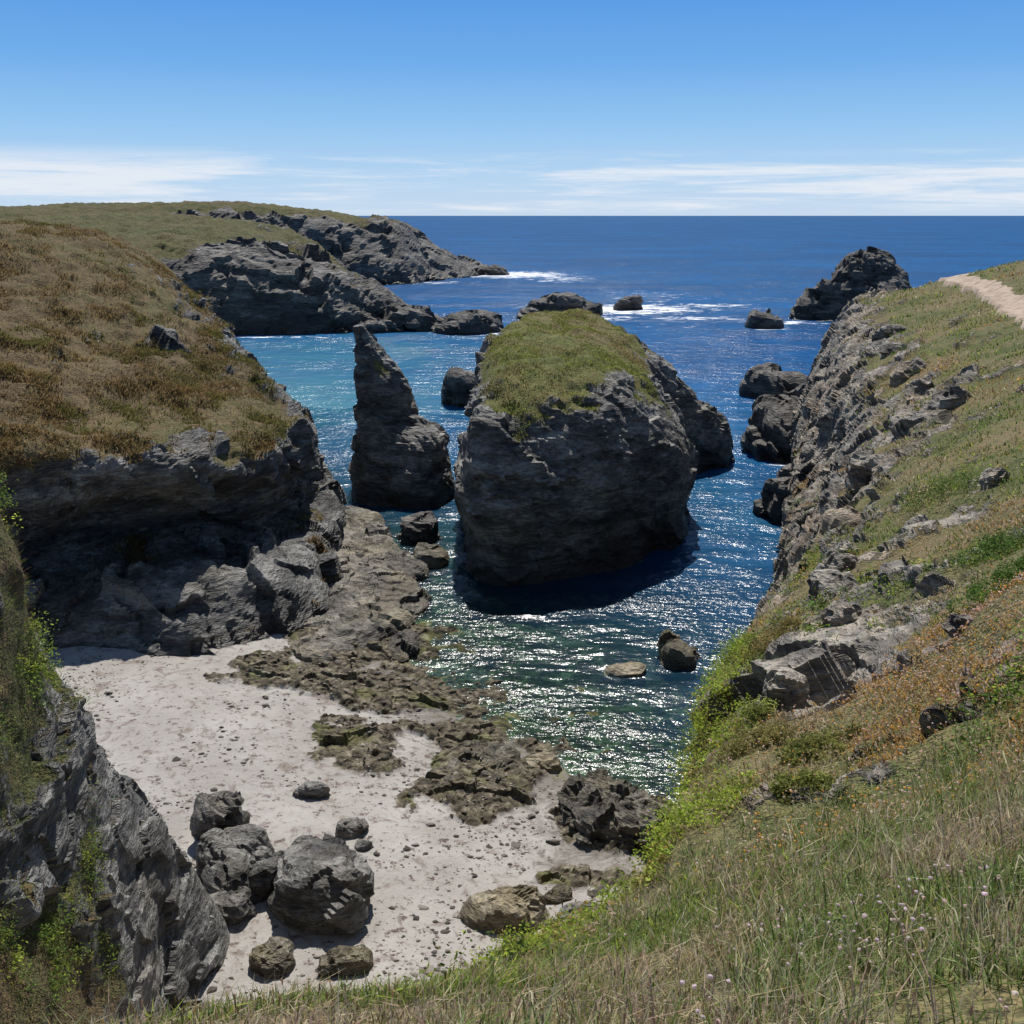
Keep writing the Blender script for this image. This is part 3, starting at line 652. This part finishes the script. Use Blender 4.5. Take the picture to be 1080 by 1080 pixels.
col=np.where((k1>.05)[:,None],pal(rng,n,[GRN,DGRN,OLV],[3,2,3]),pal(rng,n,[(.34,.24,.13),(.28,.16,.11),OLV,(.2,.14,.08)],[2,2,1.5,2]))
blades(cl,Q,Nq,rng.uniform(.08,.25,n),rng.uniform(.01,.022,n),rng.uniform(.2,.9,n),col,rng,upmix=.4)
cl.build('gully_grass',m_fol)
cl=Cloud()
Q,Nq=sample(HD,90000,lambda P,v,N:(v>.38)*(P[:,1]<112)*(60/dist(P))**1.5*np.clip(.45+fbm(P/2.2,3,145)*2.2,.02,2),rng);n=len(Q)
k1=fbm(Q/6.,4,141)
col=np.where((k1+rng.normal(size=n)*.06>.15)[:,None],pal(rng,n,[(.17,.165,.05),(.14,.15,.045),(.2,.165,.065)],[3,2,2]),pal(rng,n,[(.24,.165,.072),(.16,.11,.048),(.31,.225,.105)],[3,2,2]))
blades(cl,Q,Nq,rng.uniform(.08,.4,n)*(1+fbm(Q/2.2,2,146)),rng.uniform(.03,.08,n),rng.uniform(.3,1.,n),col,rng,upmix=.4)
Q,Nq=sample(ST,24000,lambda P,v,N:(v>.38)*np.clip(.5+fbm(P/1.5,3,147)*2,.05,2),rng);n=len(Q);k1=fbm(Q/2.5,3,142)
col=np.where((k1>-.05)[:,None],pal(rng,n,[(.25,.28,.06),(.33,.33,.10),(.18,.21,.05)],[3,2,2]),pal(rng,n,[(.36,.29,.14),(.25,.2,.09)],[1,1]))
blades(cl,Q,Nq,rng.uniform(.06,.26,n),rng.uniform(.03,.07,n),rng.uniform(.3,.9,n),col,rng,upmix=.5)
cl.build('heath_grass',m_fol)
cl=Cloud()
def flowers(Q,Nq,h,s,cols,wts,rs):
    n=len(Q);
    blades(cl,Q,Nq,h,np.full(n,.003)+s*.06,np.full(n,.05),pal(rs,n,[(.2,.18,.09)],[1]),rs)
    c=Q+np.array([0,0,1])*h[:,None]*.97
    V=ico[None]*s[:,None,None]*rs.uniform(.6,1.25,(n,12,1))*np.array([1,1,.7])+c[:,None,:]
    cl.add(V.reshape(-1,3),(icf[None]+np.arange(n)[:,None,None]*12).reshape(-1,3),np.repeat(pal(rs,n,cols,wts,.12),12,0))
def df1(P,v,N):
    d=dist(P);return (v>.5)*(d<8)*(P[:,1]>1.5)*(P[:,0]>.5)*(np.clip(fbm(P/.5,2,151)*3-.5,0,2)+4*np.exp(-((P[:,0]-1.5)**2+(P[:,1]-3.7)**2)/.10)+2*np.exp(-((P[:,0]-1.35)**2+(P[:,1]-3.1)**2)/.05))*(3/d)**.8
Q,Nq=sample(R,330,df1,rng);n=len(Q)
flowers(Q,Nq,rng.uniform(.16,.34,n),rng.uniform(.005,.011,n),[(.78,.64,.68),(.66,.50,.48),(.64,.56,.50)],[3,1.5,2],rng)
def df2(P,v,N):
    d=dist(P);return (v>.4)*(d>7)*(d<45)*(np.clip(fbm(P/3.5,2,152)*3-.6,0,3)+4*patch(P))*(10/d)**1.5
Q,Nq=sample(R,13000,df2,rng);n=len(Q)
flowers(Q,Nq,rng.uniform(.08,.2,n),rng.uniform(.008,.016,n)*(1+dist(Q)*.01),[(.74,.56,.48),(.76,.46,.12),(.74,.62,.55)],[3,3,2],rng)
cl.build('wildflowers',m_fol)

# ------------------------------------------------------------ world, sun, camera
w=bpy.data.worlds.new("World");scene.world=w;w.use_nodes=True
nt=w.node_tree;b=NB(nt)
for n in list(nt.nodes):nt.nodes.remove(n)
out=nt.nodes.new('ShaderNodeOutputWorld');bg=nt.nodes.new('ShaderNodeBackground')
sky=nt.nodes.new('ShaderNodeTexSky');sky.sky_type='NISHITA';sky.sun_disc=False
sky.sun_elevation=SUN_EL;sky.sun_rotation=SUN_AZ;sky.altitude=20;sky.air_density=1.0;sky.dust_density=.3;sky.ozone_density=2.5
K=.085
tc=nt.nodes.new('ShaderNodeTexCoord').outputs['Generated']
sep=nt.nodes.new('ShaderNodeSeparateXYZ');b.link(tc,sep.inputs[0])
mp=nt.nodes.new('ShaderNodeMapping');b.link(tc,mp.inputs[0]);mp.inputs['Scale'].default_value=(3.2,3.2,55);mp.inputs['Rotation'].default_value=(0,.02,0)
cn=b.noise(mp.outputs[0],1.6,7,.66,.3)
ez=sep.outputs[2];ex=sep.outputs[0]
grad=b.ramp(b.math('MULTIPLY',ez,4.),[(0.,(.58,.71,.86)),(.12,(.48,.67,.88)),(.30,(.31,.57,.88)),(.52,(.165,.42,.83)),(.78,(.095,.315,.76))])
grad=b.mix(1.,grad,(1/K,1/K,1/K),'MULTIPLY')
base=b.mix(b.mr(ez,.18,.5,1.,.0),sky.outputs[0],grad)
lo=b.mr(ez,.0,.006);hi=b.mr(ez,.062,.038)
left=b.math('MULTIPLY',b.mr(ex,-.20,-.36),b.math('MULTIPLY',b.mr(ez,.006,.024),b.mr(ez,.066,.056)))
right=b.math('MULTIPLY',b.mr(ex,-.1,.4),b.math('MULTIPLY',b.mr(ez,.004,.016),b.mr(ez,.050,.042)))
cf=b.math('ADD',cn,b.math('ADD',b.math('MULTIPLY',left,.24),b.math('MULTIPLY',right,.12)))
cf=b.math('MULTIPLY',b.mr(cf,.47,.72),b.math('MULTIPLY',lo,hi))
c1=b.mix(b.math('MULTIPLY',cf,.85),base,(.82/K,.86/K,.92/K))
b.link(c1,bg.inputs[0]);bg.inputs[1].default_value=K;b.link(bg.outputs[0],out.inputs[0])

sd=Vector((math.sin(SUN_AZ)*math.cos(SUN_EL),math.cos(SUN_AZ)*math.cos(SUN_EL),math.sin(SUN_EL)))
li=bpy.data.lights.new('sun','SUN');li.energy=5.0;li.angle=math.radians(.5);li.color=(1,.96,.90)
lo_=bpy.data.objects.new('sun',li);lo_.rotation_euler=(-sd).to_track_quat('-Z','Y').to_euler();scene.collection.objects.link(lo_)
cam=bpy.data.cameras.new('camera');cam.sensor_fit='HORIZONTAL';cam.sensor_width=36;cam.lens=36;cam.clip_end=200000;cam.clip_start=.05
co=bpy.data.objects.new('camera',cam);co.location=CAM;co.rotation_euler=(math.radians(90-16.16),0,0);scene.collection.objects.link(co)
scene.camera=co
scene.view_settings.view_transform='Standard';scene.view_settings.look='None';scene.view_settings.exposure=0
